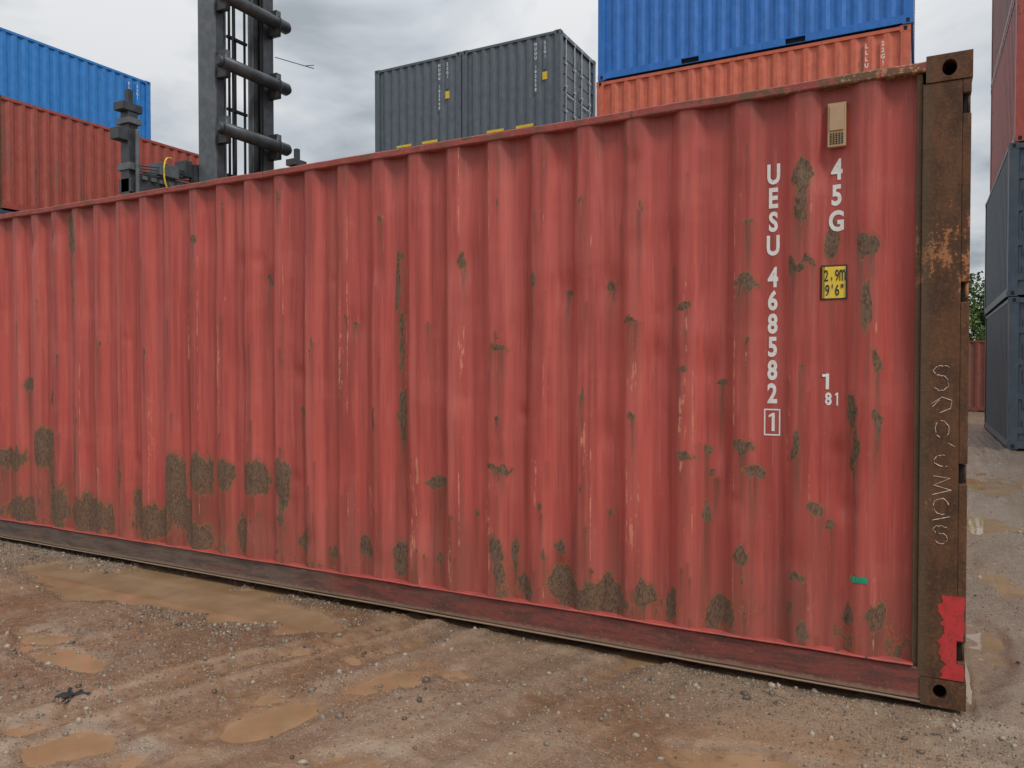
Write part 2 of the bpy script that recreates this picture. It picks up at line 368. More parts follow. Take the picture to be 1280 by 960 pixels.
mb.obj("door_corner_post",[M_POST,M_DARK],hero,.004)
mb=MB()
for c in cuts: mb.cyl((-.010,.035,c-.04),(-.010,.035,c+.04),.008,10)
mb.obj("hinge_pins",M_POST,hero,smooth=True)
mb=MB(); n=40
def e0(z): return -.095+.010*math.sin(z*37)+.006*math.sin(z*91)+.004*math.sin(z*231)+.004*math.sin(z*517)
for i in range(n):
    z0=.155+i*(.53-.155)/n; z1=.155+(i+1)*(.53-.155)/n
    skip=(z1>.235 and z0<.325); xr=-.0345 if skip else -.006-.003*math.sin(z0*60)
    mb.quad((e0(z0),-.0025,z0),(xr,-.0025,z0),(xr,-.0025,z1),(e0(z1),-.0025,z1))
mb.obj("red_touch_up_paint",M_REDP,hero)
def casting(name,x0,x1,z0,z1,cx,cz,rx,rz):
    mb=MB(); y=-.005
    mb.plate_hole(x0,x1,z0,z1,y,cx,cz,rx,rz,.03)
    mb.box(x0,x1,y+.0005,.16,z1-.02,z1-.0005); mb.box(x0,x1,y+.0005,.16,z0+.0005,z0+.02)
    mb.box(x0+.0005,x0+.02,y+.0005,.16,z0+.02,z1-.02); mb.box(x1-.02,x1-.0005,y+.0005,.16,z0+.02,z1-.02)
    mb.box(x0+.02,x1-.02,.12,.16,z0+.02,z1-.02,1)
    return mb.obj(name,[M_POST,M_DARK],hero)
casting("top_corner_casting",-.176,.004,ZT-.118,ZT,-.085,ZT-.062,.029,.036)
casting("bottom_corner_casting",-.176,.004,ZB-.006,ZB+.118,-.098,ZB+.064,.027,.033)
for zz in (ZB,ZT-.118):
    casting("far_corner_casting",-HL-.004,-HL+.176,zz,zz+.118,-HL+.09,zz+.06,.028,.036)
mb=MB()
mb.box(-HL,-HL+.16,.0,.16,.148,2.806)
mb.box(-HL,-HL+.16,HW-.16,HW,.03,ZT); mb.box(-.16,0,HW-.16,HW,.03,ZT)
mb.box(-HL+.16,-.16,HW-.06,HW,2.84,2.906); mb.box(-HL+.16,-.16,HW-.05,HW,.04,.19)
mb.box(-.15,-.01,.16,HW-.16,2.80,2.90); mb.box(-.15,-.01,.16,HW-.16,.04,.17)
mb.box(-HL+.01,-HL+.15,.16,HW-.16,2.80,2.90); mb.box(-HL+.01,-HL+.15,.16,HW-.16,.04,.17)
mb.obj("far_frame",M_POST,hero,.004)
def corr_panel(mb,L,z0,z1,place,pitch=.278,m=0,x0=0):
    n=int(L/pitch); off=(L-n*pitch)/2; pts=[(0,.036)]
    for i in range(n):
        b=off+i*pitch
        pts+=[(b+.035,.036),(b+.103,0),(b+.175,0),(b+.243,.036)]
    pts.append((L,.036))
    for i in range(len(pts)-1):
        a,b=pts[i],pts[i+1]
        mb.quad(place(x0+a[0],a[1],z0),place(x0+b[0],b[1],z0),place(x0+b[0],b[1],z1),place(x0+a[0],a[1],z1),m)
mb=MB(); corr_panel(mb,HL-.32,.19,2.84,lambda a,d,z:(-HL+.16+a,HW-.01-d,z)); corr_panel(mb,HW-.32,.17,2.80,lambda a,d,z:(-HL+.02+d,.16+a,z))
mb.quad((-HL+.1,.03,2.885),(-.1,.03,2.885),(-.1,HW-.03,2.885),(-HL+.1,HW-.03,2.885)); mb.quad((-HL+.1,.03,.15),(-.1,.03,.15),(-.1,HW-.03,.15),(-HL+.1,HW-.03,.15))
mb.obj("far_panels_and_roof",M_RED2,hero)
mb=MB()
for k in range(2):
    ya=.17+k*(HW-.34)/2; yb=ya+(HW-.34)/2-.01
    mb.box(-.075,-.035,ya,yb,.175,2.795)
    for f in (.25,.78):
        yy=ya+(yb-ya)*f; mb.cyl((-.012,yy,.06),(-.012,yy,2.88),.017,10,1)
        for q in (.1,.9,1.5,2.1,2.84): mb.box(-.034,.0,yy-.05,yy+.05,q,q+.06,1)
mb.obj("cargo_doors",[M_RED2,M_POST],hero)

# ------------------------------------------------------------------ lettering
_gc={}
def glyph(ch,off=.035):
    if (ch,off) in _gc: return _gc[(ch,off)]
    if ch=='1':
        g=([(.20,0),(.32,0),(.32,.72),(.22,.72),(.20,.60),(.08,.54),(.08,.62)],[(0,1,2,3,4),(4,3,6,5)]); _gc[(ch,off)]=g; return g
    cu=bpy.data.curves.new("g",'FONT'); cu.body=ch; cu.size=1; cu.offset=off; cu.resolution_u=4
    ob=bpy.data.objects.new("g",cu); COL.objects.link(ob)
    dg=bpy.context.evaluated_depsgraph_get(); me=bpy.data.meshes.new_from_object(ob.evaluated_get(dg))
    v=[(p.co.x,p.co.y) for p in me.vertices]; f=[tuple(p.vertices) for p in me.polygons]
    bpy.data.objects.remove(ob); bpy.data.meshes.remove(me)
    _gc[(ch,off)]=(v,f); return _gc[(ch,off)]
def text_mesh(mb,s,x,z,h,w,fn,m=0,vertical=True,pitch=None,off=.035):
    for i,ch in enumerate(s):
        if ch==' ': continue
        v,f=glyph(ch,off)
        xs_=[a for a,b in v]; ys_=[b for a,b in v]; x0,x1,y0,y1=min(xs_),max(xs_),min(ys_),max(ys_)
        sy=h/max(.3,(y1-y0)) if ch not in "-.,'\"" else h/.72
        sx=w/.58
        cx=x if vertical else x+i*pitch; zt=z-i*pitch if vertical else z
        b=len(mb.v)
        for (a,c) in v: mb.v.append(fn(cx+(a-(x0+x1)/2)*sx, zt-h+(c-(y0 if ch not in "'\"" else 0))*sy))
        for q in f: mb.f.append(tuple(b+k for k in q)); mb.m.append(m)
def wall_y(x,z):
    i=int(np.clip(np.searchsorted(xs,x)-1,0,len(xs)-2)); j=int(np.clip((z-zs[0])/(zs[1]-zs[0]),0,len(zs)-2))
    return float(Y[j:j+2,i:i+2].min())
def surf(off): return lambda x,z:(x,wall_y(x,z)-off,z)
on_wall=surf(.0018)
mb=MB()
text_mesh(mb,"UESU",-.833,2.545,.100,.054,on_wall,pitch=.1165)
text_mesh(mb,"468582",-.833,2.040,.100,.054,on_wall,pitch=.1145)
text_mesh(mb,"1",-.835,1.320,.090,.070,on_wall,pitch=.12)
text_mesh(mb,"45G",-.546,2.535,.100,.056,on_wall,pitch=.122)
text_mesh(mb,"81",-.575,1.425,.062,.034,on_wall,vertical=False,pitch=.036)
text_mesh(mb,"I",-.580,1.515,.075,.05,on_wall,pitch=.1)
mb.quad(on_wall(-.602,1.500),on_wall(-.588,1.500),on_wall(-.588,1.512),on_wall(-.602,1.512))
for (a,b,c,d) in ((-.872,-.865,1.208,1.340),(-.801,-.794,1.208,1.340),(-.865,-.801,1.333,1.340),(-.865,-.801,1.208,1.215)):
    mb.quad(on_wall(a,c),on_wall(b,c),on_wall(b,d),on_wall(a,d))
mb.obj("white_lettering",M_WHITE,hero)
def plate_on_wall(mb,x0,x1,z0,z1,off,m,n=16):
    f=surf(off)
    for i in range(n):
        a=x0+(x1-x0)*i/n; b=x0+(x1-x0)*(i+1)/n
        for j in range(4):
            c=z0+(z1-z0)*j/4; d=z0+(z1-z0)*(j+1)/4
            mb.quad(f(a,c),f(b,c),f(b,d),f(a,d),m)
mb=MB(); lx=-.553
plate_on_wall(mb,lx-.056,lx+.056,1.868,2.032,.002,1); plate_on_wall(mb,lx-.050,lx+.050,1.875,2.025,.0035,0)
fnl=surf(.006)
text_mesh(mb,"2,9m",lx-.035,2.010,.054,.022,fnl,1,False,.0235,.008); text_mesh(mb,"9'6\"",lx-.030,1.940,.054,.024,fnl,1,False,.0215,.012)
mb.obj("height_warning_label",[M_YEL,M_BLK],hero)
mb=MB(); plate_on_wall(mb,-.468,-.395,.537,.565,.003,0); mb.obj("green_tape",M_GREEN,hero)
mb=MB(); vx=-.545; yv=wy(vx,0)
mb.box(vx-.040,vx+.040,yv-.028,yv,2.585,2.790); mb.box(vx-.031,vx+.031,yv-.034,yv-.0281,2.66,2.778)
for i in range(6):
    for j in range(5): mb.box(vx-.030+j*.0125,vx-.021+j*.0125,yv-.0315,yv-.0282,2.597+i*.009,2.602+i*.009,1)
mb.obj("ventilator",[M_CREAM,M_DARK],hero,.006)
mb=MB(); cr_=random.Random(9)
def stroke(pts):
    pts=[(a[0]+cr_.uniform(-.003,.003),a[1]+cr_.uniform(-.003,.003)) for a in pts]
    for a,b in zip(pts[:-1],pts[1:]):
        if cr_.random()<.10: continue
        mb.cyl((a[0],-.0014,a[1]),(b[0],-.0014,b[1]),cr_.uniform(.0007,.0016),4)
def arc(cx,cz,rx,rz,a0,a1,n=14): return [(cx+rx*math.cos(R(a0+(a1-a0)*i/n)),cz+rz*math.sin(R(a0+(a1-a0)*i/n))) for i in range(n+1)]
sx=-.100
stroke(arc(sx,1.53,.036,.022,40,270)+arc(sx-.006,1.475,.030,.033,90,-150))
stroke([(sx-.04,1.38),(sx,1.415),(sx+.035,1.40),(sx+.03,1.36),(sx-.01,1.345),(sx-.035,1.37),(sx-.01,1.40)])
stroke(arc(sx,1.27,.026,.040,-40,250)); stroke([(sx+.035,1.30),(sx+.028,1.21),(sx+.05,1.195)])
stroke(arc(sx+.006,1.13,.036,.026,80,300)); stroke([(sx-.035,1.06),(sx+.035,1.05),(sx-.03,1.02),(sx+.04,1.0),(sx-.035,.975)])
stroke(arc(sx,.925,.030,.035,20,300)); stroke([(sx-.035,.862),(sx+.035,.88),(sx+.04,.90)]); stroke(arc(sx,.82,.032,.018,40,250)+arc(sx,.782,.026,.022,90,-150))
mb.obj("chalk_scrawl",M_CHALK,hero)

# ------------------------------------------------------------------ BACKGROUND CONTAINERS
M_BLUE=paint_mat("blue_paint",(.014,.155,.52),.1,.12); M_ORANGE=paint_mat("orange_paint",(.58,.125,.062),.45,.35)
M_GREY=paint_mat("charcoal_grey_paint",(.088,.112,.132),.1,.10); M_OLDRED=paint_mat("old_red_paint",(.34,.062,.040),.7,.5)
M_SLATE=paint_mat("slate_blue_paint",(.042,.064,.090),.2,.3); M_RUSTC=paint_mat("rust_brown_paint",(.20,.055,.035),.8,.6); M_BLUE2=paint_mat("bright_blue_paint",(.010,.185,.54),.1,.12)
M_GALV=plain("galvanised_bar",(.42,.43,.44),.45,.15,20,.3); M_CWHITE=plain("white_marking",(.72,.72,.70),.6,.1); M_CYEL=plain("yellow_marking",(.72,.50,.03),.6,.1)
def container(name,loc,rot,L,H,mat,door_at='end',forks=False,numbers=None,yel=False,postmat=None,rods=M_GALV,fork_side_yellow=False):
    W=2.438; root=empty(name,loc,rot); pm=postmat or mat
    mb=MB(); pw=.16
    gaps=[]
    if forks:
        c=L/2; s=1.02 if L>4 else .45
        gaps=[(c-s-.18,c-s+.18),(c+s-.18,c+s+.18)]
    for y0,y1 in ((0,.05),(W-.05,W)):
        x=pw
        for g in gaps:
            mb.box(x,g[0],y0,y1,.02,.16); mb.box(g[0],g[1],y0,y1,.135,.16); mb.box(g[0],g[1],y0,y1,.0201,.028); x=g[1]
        mb.box(x,L-pw,y0,y1,.02,.16); mb.box(pw,L-pw,y0,y1,H-.08,H-.015)
    for g in gaps: mb.box(g[0]+.001,g[1]-.001,.052,W-.052,.03,.134,1)
    for x0 in (0,L-pw):
        mb.box(x0+.002,x0+pw-.002,pw,W-pw,.02,.16); mb.box(x0+.002,x0+pw-.002,pw,W-pw,H-.11,H-.015)
    mb.box(pw,L-pw,.06,W-.06,H-.03,H-.022); mb.box(pw,L-pw,.06,W-.06,.145,.155)
    mb.obj("frame",[mat,M_DARK],root)
    mb=MB()
    for x0 in (0,L-pw):
        for y0 in (0,W-pw): mb.box(x0,x0+pw,y0,y0+pw,.118,H-.118)
    mb.obj("corner_posts",pm,root)
    mb=MB()
    for x0 in (-.004,L-.174):
        for y0 in (-.004,W-.158):
            for z0 in (0,H-.118):
                mb.box(x0,x0+.178,y0,y0+.162,z0,z0+.118)
                yy=y0-.0015 if y0<1 else y0+.1635; mb.box(x0+.06,x0+.118,min(yy,yy+.003),max(yy,yy+.003)-.0015,z0+.022,z0+.096,1)  # casting holes are flat dark patches, their inner shade painted on
                xx=x0-.0015 if x0<1 else x0+.178; mb.box(xx,xx+.0015,y0+.05,y0+.11,z0+.022,z0+.096,1)
    mb.obj("corner_castings",[pm,M_DARK],root)
    mb=MB()
    corr_panel(mb,L-2*pw,.16,H-.08,lambda a,d,z:(pw+a,.008+d,z)); corr_panel(mb,L-2*pw,.16,H-.08,lambda a,d,z:(pw+a,W-.008-d,z))
    if door_at=='end': corr_panel(mb,W-2*pw,.16,H-.11,lambda a,d,z:(.01+d,pw+a,z))
    else: corr_panel(mb,W-2*pw,.16,H-.11,lambda a,d,z:(L-.01-d,pw+a,z))
    mb.obj("corrugated_walls",mat,root)
    mb=MB(); sg=1 if door_at=='end' else -1; xe=L if door_at=='end' else 0
    def bx(a,b,y0,y1,z0,z1,m=0):
        u,v=xe-sg*a,xe-sg*b; mb.box(min(u,v),max(u,v),y0,y1,z0,z1,m)
    dw=(W-2*pw)/2
    for k in range(2):
        ya=pw+k*dw+.01; yb=ya+dw-.02
        bx(.06,.095,ya,yb,.165,H-.115)
        for i in range(5):
            z0=.30+i*(H-.5)/5; bx(.045,.0605,ya+.06,yb-.06,z0,z0+(H-.5)/5*.55)
        for f in (.22,.76):
            yy=ya+dw*f; p=xe-sg*.022; mb.cyl((p,yy,.05),(p,yy,H-.04),.02,8,1)
            for q in (.06,.55,1.2,1.8,H-.1): bx(.0,.044,yy-.06,yy+.06,q,q+.06,1)
            bx(.0,.02,yy-.02,yy+.45*dw if f<.5 else yy+.05,1.0,1.04,1)
        for q in (.3,.95,1.6,2.2): bx(.02,.07,(ya-.04) if k==0 else (yb-.06),(ya+.06) if k==0 else (yb+.04),q,q+.12,0)
    mb.obj("cargo_doors",[mat,rods],root)
    if numbers:
        fn=lambda x,z:(x,.0045,z)
        mb=MB(); text_mesh(mb,numbers,L-.72,H-.22,.085,.055,fn,0,True,.118)
        text_mesh(mb,"22G1",L-.45,H-.22,.085,.055,fn,0,True,.118)
        mb.box(L-.77,L-.67,.006,.010,H-.25-.118*len(numbers),H-.19,1); mb.box(L-.50,L-.40,.006,.010,H-.95,H-.19,1)
        if yel: mb.box(L-.52,L-.38,.002,.0055,H-1.22,H-1.02,2)
        mb.obj("container_number",[M_CWHITE,mat,M_CYEL],root)
    if fork_side_yellow:
        mb=MB()
        for g in gaps: mb.box(g[0]-.08,g[1]+.08,.000,.006,.20,.27)
        mb.obj("fork_pocket_labels",M_CYEL,root)
    return root

YB=11.8
container("orange_shipping_container",(-6.46,YB,5.18),0,6.058,2.585,M_ORANGE,forks=True,numbers="LLLU 3150427")
container("blue_shipping_container",(-6.42,YB-.02,7.775),0,6.058,2.591,M_BLUE,forks=True)
container("grey_shipping_container",(-6.44,YB,2.591),0,6.058,2.585,M_SLATE,forks=True)
container("old_red_shipping_container",(-6.44,YB,.03),0,6.058,2.555,M_OLDRED,forks=True)
for i,(x0,nm) in enumerate(((-14.53,"MUOU 102560"),(-11.50,"MUOU 102558"))):
    for lv in range(4):
        container("charcoal_storage_container",(x0,14.42,lv*2.591+(.03 if lv==0 else 0)),0,2.991,2.585-(.03 if lv==0 else 0),M_GREY if lv!=1 else M_SLATE,forks=True,numbers=nm if lv==3 else None,yel=lv==3,fork_side_yellow=lv==3)
for lv in range(3):
    container("old_red_shipping_container",(-18.7,6.0,lv*2.591+.02),R(90),6.058,2.571,(M_RUSTC,M_SLATE,M_OLDRED)[lv],door_at='start',forks=False,postmat=M_POST if lv==2 else None,rods=M_POST)
for lv in range(4):
    container("blue_shipping_container",(-21.2,5.85,lv*2.591+.02),R(90),6.058,2.571,(M_GREY,M_OLDRED,M_ORANGE,M_BLUE2)[lv],door_at='start',numbers="KLFU 20418" if lv==3 else None)
for lv in range(4):
    container("slate_shipping_container" if lv<2 else "old_red_shipping_container",(1.25+2.438+(.03,0,.09,.09)[lv],13.35,lv*2.896+.02),R(90),6.058,2.88,(M_SLATE,M_SLATE,M_OLDRED,M_RUSTC)[lv],door_at='start',rods=M_SLATE if lv<2 else M_OLDRED)
container("rust_brown_shipping_container",(-3.8,28.4,.03),0,6.058,2.56,M_RUSTC)

# ------------------------------------------------------------------ CONTAINER HANDLER
ch=empty("container_handler")
M_STEEL=plain("dark_grey_mast_steel",(.045,.051,.057),.42,.25,6); M_STEEL2=plain("mid_grey_steel",(.105,.118,.128),.42,.2,6); M_HOSE=plain("black_rubber",(.015,.015,.016),.7); M_CAB=plain("machine_yellow",(.5,.3,.03),.5); M_GLASS=plain("cab_glass",(.03,.04,.05),.08,.05); M_CABLE=plain("yellow_cable",(.75,.55,.05),.5)
def channel(mb,x0,x1,y0,y1,z0,z1,t,web,m=0):
    wy0,wy1=(y0,y0+t) if web==0 else (y1-t,y1)
    mb.box(x0,x1,wy0,wy1,z0,z1,m)
    fy0,fy1=(y0+t,y1) if web==0 else (y0,y1-t)
    mb.box(x0,x0+t,fy0,fy1,z0,z1,0); mb.box(x1-t,x1,fy0,fy1,z0,z1,0)
mb=MB()
channel(mb,-12.10,-11.66,6.06,6.28,.6,12.2,.05,0,1); channel(mb,-12.10,-11.66,7.26,7.52,.6,12.2,.05,1,0)
mb.box(-11.95,-11.80,6.29,6.37,.9,13.0,0); mb.box(-11.95,-11.80,7.16,7.25,.9,13.0,0)
mb.box(-11.90,-11.78,6.40,6.44,.9,12.6,1); mb.box(-11.90,-11.78,7.08,7.12,.9,12.6,1)
for z in (1.2,3.6,8.9,12.0): mb.box(-12.16,-12.105,6.1,7.5,z,z+.22,0)
mb.obj("mast_channels",[M_STEEL,M_STEEL2],ch,.01)
mb=MB()
for z in (2.33,3.53,4.73,5.93,7.13,8.35,9.55,10.75):
    mb.cyl((-11.45,6.02,z),(-11.45,7.66,z),.120,24); mb.cyl((-11.45,7.66,z),(-11.45,7.73,z),.120,24,0,.07); mb.cyl((-11.45,5.95,z),(-11.45,6.02,z),.07,24,0,.120)
    mb.cyl((-11.45,7.40,z),(-11.45,7.44,z),.132,24)
    for y in (6.16,7.42): mb.box(-11.659,-11.42,y-.06,y+.06,z-.24,z+.24)
o=mb.obj("mast_cross_tubes",M_STEEL,ch)
for p in o.data.polygons: p.use_smooth=len(p.vertices)==4 and abs(p.normal.y)<.9 and p.area<.12
mb=MB()
for y in (6.60,6.63,6.98,7.01): mb.cyl((-11.9,y,1),(-11.9,y,12.4),.014,6)
mb.cyl((-11.95,6.78,1),(-11.95,6.78,7.9),.045,12); mb.cyl((-11.95,6.78,7.9),(-11.95,6.78,12),.028,12)
for y,x in ((6.45,-11.62),(7.14,-11.62),(7.18,-11.6)): mb.cyl((x,y,1),(x,y,12.2),.014,6)
for i in range(9): mb.box(-11.93,-11.87,6.57,7.04,1.0+i*1.37,1.05+i*1.37)
mb.obj("lift_chains_and_hoses",M_HOSE,ch)
mb=MB()
mb.box(-12.62,-12.30,4.80,9.02,4.62,4.86); mb.box(-12.58,-12.34,5.1,8.7,4.88,5.02,1); mb.box(-12.30,-12.13,6.0,7.6,4.3,5.35)
for y in (4.80,8.9):
    mb.box(-12.56,-12.34,y,y+.18,4.1,6.02); mb.box(-12.62,-12.28,y-.04,y+.22,5.80,5.90,1); mb.box(-12.58,-12.32,y-.12,y+.26,6.021,6.16)
    mb.box(-12.50,-12.40,y+.04,y+.14,6.161,6.42,0); mb.box(-12.62,-12.28,y-.03,y+.21,5.0,5.12,1)
    mb.cyl((-12.25,y+.1,4.2),(-12.25,y+.1,5.7),.035,10,1); mb.box(-12.56,-12.34,y-.2,y-.002,5.5,5.7,0)
mb.box(-12.55,-12.25,5.35,5.75,5.021,5.25,1); mb.box(-12.5,-12.2,5.85,6.0,5.1,5.4,0)
for i in range(5): mb.box(-12.35,-12.25,5.0+i*.18,5.1+i*.18,4.861,4.93,1)
for i in range(4): mb.cyl((-12.28,4.98,4.95+i*.05),(-12.28,6.0,5.05+i*.06),.014,6)
mb.obj("spreader",[M_STEEL,M_STEEL2],ch,.012)
mb=MB(); pr=None
for i in range(14):
    t=i/13; q=(-12.2,5.55-.16*math.sin(t*3.1),5.35-.55*t+.1*math.sin(t*6)); 
    if pr: mb.cyl(pr,q,.014,6)
    pr=q
mb.obj("yellow_cable",M_CABLE,ch)
mb=MB(); mb.cyl((-11.6,7.5,7.75),(-11.5,8.5,7.85),.008,6); mb.cyl((-11.5,8.25,7.82),(-11.5,8.5,7.92),.008,6)
mb.obj("limit_switch_rod",M_HOSE,ch)
mb=MB()
mb.box(-11.4,-5.6,5.9,7.7,.9,1.7); mb.box(-7.2,-5.4,5.7,7.9,1.0,2.5); mb.box(-9.9,-8.2,6.1,7.5,1.7,2.0)
mb.box(-9.8,-8.4,6.2,7.4,2.0,3.3,1); mb.box(-9.85,-8.35,6.15,7.45,3.3,3.42)
mb.obj("chassis_and_cab",[M_CAB,M_GLASS],ch,.04)
mb=MB()
for x,ys,r in ((-10.8,((5.1,5.5),(5.55,5.95),(7.65,8.05),(8.1,8.5)),.85),(-6.4,((5.3,5.75),(7.85,8.3)),.75)):
    for a,b in ys: mb.cyl((x,a,r),(x,b,r),r,28); mb.cyl((x,a-.02,r),(x,b+.02,r),r*.5,20)
mb.box(-11.0,-10.6,5.4,8.2,.7,1.0)
mb.obj("tyres",M_HOSE,ch,.03)

# ------------------------------------------------------------------ GROUND
puds=[(-4.95,-.36,1.25,.30,.075),(-4.62,-1.28,.30,.09,.040),(-4.25,-1.42,.38,.11,.040),(-2.78,-1.40,.17,.30,.046),(-2.60,-.95,.11,.22,.034),(-2.45,-.70,.10,.2,.028),(-2.25,-.60,.12,.10,.034),(-2.18,-1.55,.12,.10,.034),(-.70,-.82,.34,.12,.046),(.13,-.28,.2,.15,.045),(.10,.9,.12,.8,.045),(.35,2.6,.15,.9,.04),(.7,8.6,.5,1.2,.045),(.4,5.0,.25,.9,.045),(-3.2,-1.95,.34,.13,.040),(1.0,3.4,.3,.5,.04),(-9,-1,.9,.4,.05),(1.9,-1.0,.6,.4,.04),(-2.3,-2.9,.8,.4,.05)]
WL=-.024
def ruts(x,y,wxx,wyy):
    return (wxx+3.0)*.957-(wyy+1.2)*.29
def warp(x,y):
    return x+.22*(fbm(x*.9,y*.9,131,2)-.5)+.06*(fbm(x*5,y*5,133,2)-.5), y+.22*(fbm(x*.9,y*.9,137,2)-.5)+.06*(fbm(x*5,y*5,139,2)-.5)
def gh(x,y):
    h=.030*(fbm(x*.8,y*.8,101,3)-.5)+.022*(fbm(x*3.2,y*3.2,111,4)-.5)+.013*(fbm(x*13,y*13,121,3)-.5)
    wxx,wyy=warp(x,y)
    u=ruts(x,y,wxx,wyy)
    for c,wd in ((0,.11),(-.32,.09),(1.05,.10),(-1.5,.12)):
        g=np.exp(-((u-c)/wd)**2); h=h-.014*g+.010*np.exp(-((np.abs(u-c)-wd*1.5)/(wd*.45))**2)
        h=h+.005*g*np.sin((x*.29+y*.957)*55)*(vnoise(x*2,y*2,77)>.4)
    v=wyy+1.05+.10*wxx
    for c in (0,-.75): h=h-.006*np.exp(-((v-c)/.10)**2)
    h=h+.010*np.exp(-((y+.08)/.07)**2)*ss(fbm(x*3,y*3,171,3),.4,.65)*(x<-.1)-.012*ss(y,-.10,.02)*(x<.05)
    d=np.zeros_like(x)
    for (cx,cy,rx,ry,dp) in puds:
        q=np.sqrt(((wxx-cx)/rx)**2+((wyy-cy)/ry)**2)+.8*(fbm(x*4,y*4,151,4)-.5)
        d=np.maximum(d,dp*np.clip(1.35-q,0,.62))
    return h-d+.003
def axis(lo,hi,step,ext,g):
    mid=np.arange(lo,hi+1e-6,step); a=[];s=step;p=hi
    while p<ext: s*=g; p+=s; a.append(p)
    b=[];s=step;p=lo
    while p>-ext: s*=g; p-=s; b.append(p)
    return np.concatenate([b[::-1],mid,a])
gx=axis(-7.4,1.4,.018,400,1.06); gy=axis(-2.7,.4,.018,400,1.05)
GX,GY=np.meshgrid(gx,gy); GZ=gh(GX,GY)
WXX,WYY=warp(GX,GY); U=ruts(GX,GY,WXX,WYY)
ga=fbm(GX*.9,GY*.9,401,4); gs=fbm(GX*4,GY*4,411,4); gt=fbm(U*5,(GX*.29+GY*.957)*.9,421,4)
zz=GZ+.026*(gs-.5)
GC=np.zeros(GX.shape+(3,))+np.array((.225,.138,.078))
GC=cmix(GC,ss(ga,.40,.62),(.270,.178,.106))
GC=cmix(GC,ss(gt,.50,.64)*.55*ss(GX,-7,-5),(.33,.215,.128))
GC=cmix(GC,ss(gt,.46,.34)*.6,(.155,.090,.050))
GC=cmix(GC,ss(zz,.006,-.014)*.8,(.165,.094,.050))
GC=cmix(GC,ss(GZ,WL+.012,WL+.002)*.85,(.27,.168,.092))
GC=cmix(GC,ss(GX,-.2,.5)*.6,(.21,.155,.112))
grav=ss(ga+.16*ss(GX,-.4,.4)+.22*ss(GX,-4.5,-6.0)*ss(GY,-.9,-.3)+.08*ss(GY,-1.6,-2.6),.49,.61)
grav=np.clip(grav*.85+.3*ss(gs,.42,.58),0,1)*ss(GZ,WL+.002,WL+.012)
wet=np.clip(ss(zz,.016,-.010)+.5*ss(gt,.42,.58)+.5*ss(GX,-.2,.4)+.30,0,1)
def ground_mat():
    t=NT("wet_mud"); base=t.attr("gcol","Color"); gv=t.attr("grav"); we=t.attr("wet")
    b=t.noise((1,1,1),24,5,.75); g=t.noise((1,1,1),150,2,.7)
    c=t.mix(t.ramp(b,.50,.72,0,.50),base,(.36,.255,.168)); c=t.mix(t.ramp(b,.30,.47,.62,0),c,(.110,.062,.034))
    c=t.mix(t.math('MULTIPLY',t.math('MULTIPLY',gv,.45),t.ramp(g,.35,.6)),c,(.28,.225,.17))
    vo=t.n.new("ShaderNodeTexVoronoi"); t.l.new(t.tc.outputs["Object"],vo.inputs["Vector"]); vo.inputs["Scale"].default_value=80
    sc=t.n.new("ShaderNodeSeparateColor"); t.l.new(vo.outputs["Color"],sc.inputs[0])
    pm=t.ramp(vo.outputs["Distance"],.24,.38,1,0); pm=t.math('MULTIPLY',pm,t.ramp(t.math('ADD',gv,t.math('MULTIPLY',sc.outputs[1],.6)),.50,.70))
    c=t.mix(t.math('MULTIPLY',pm,.85),c,t.mix(sc.outputs[0],(.08,.06,.046),(.42,.345,.27)))
    rough=t.math('ADD',t.math('MULTIPLY',we,-.46),t.ramp(b,.3,.7,.56,.74))
    nb=t.bump(t.math('ADD',b,t.math('MULTIPLY',pm,.45)),.55,.012)
    nb=t.bump(g,.25,.003,nb)
    return t.done(c,rough,nb,spec=.75)
grid_mesh("ground",np.stack([GX,GY,GZ],-1),len(gx),len(gy),ground_mat(),attrs={"grav":grav,"wet":wet},colattr={"gcol":GC})
def water_mat():
    t=NT("muddy_water"); a=t.noise((1,1,0),3.5,4); r=t.noise((1,1,0),14,2)
    c=t.mix(t.ramp(a,.35,.65),(.27,.168,.088),(.34,.222,.126))
    return t.done(c,.03,t.bump(r,.03,.008),spec=.6)
mb=MB(); mb.quad((-16,-5,WL),(5,-5,WL),(5,22,WL),(-16,22,WL)); mb.obj("puddle_water",water_mat())

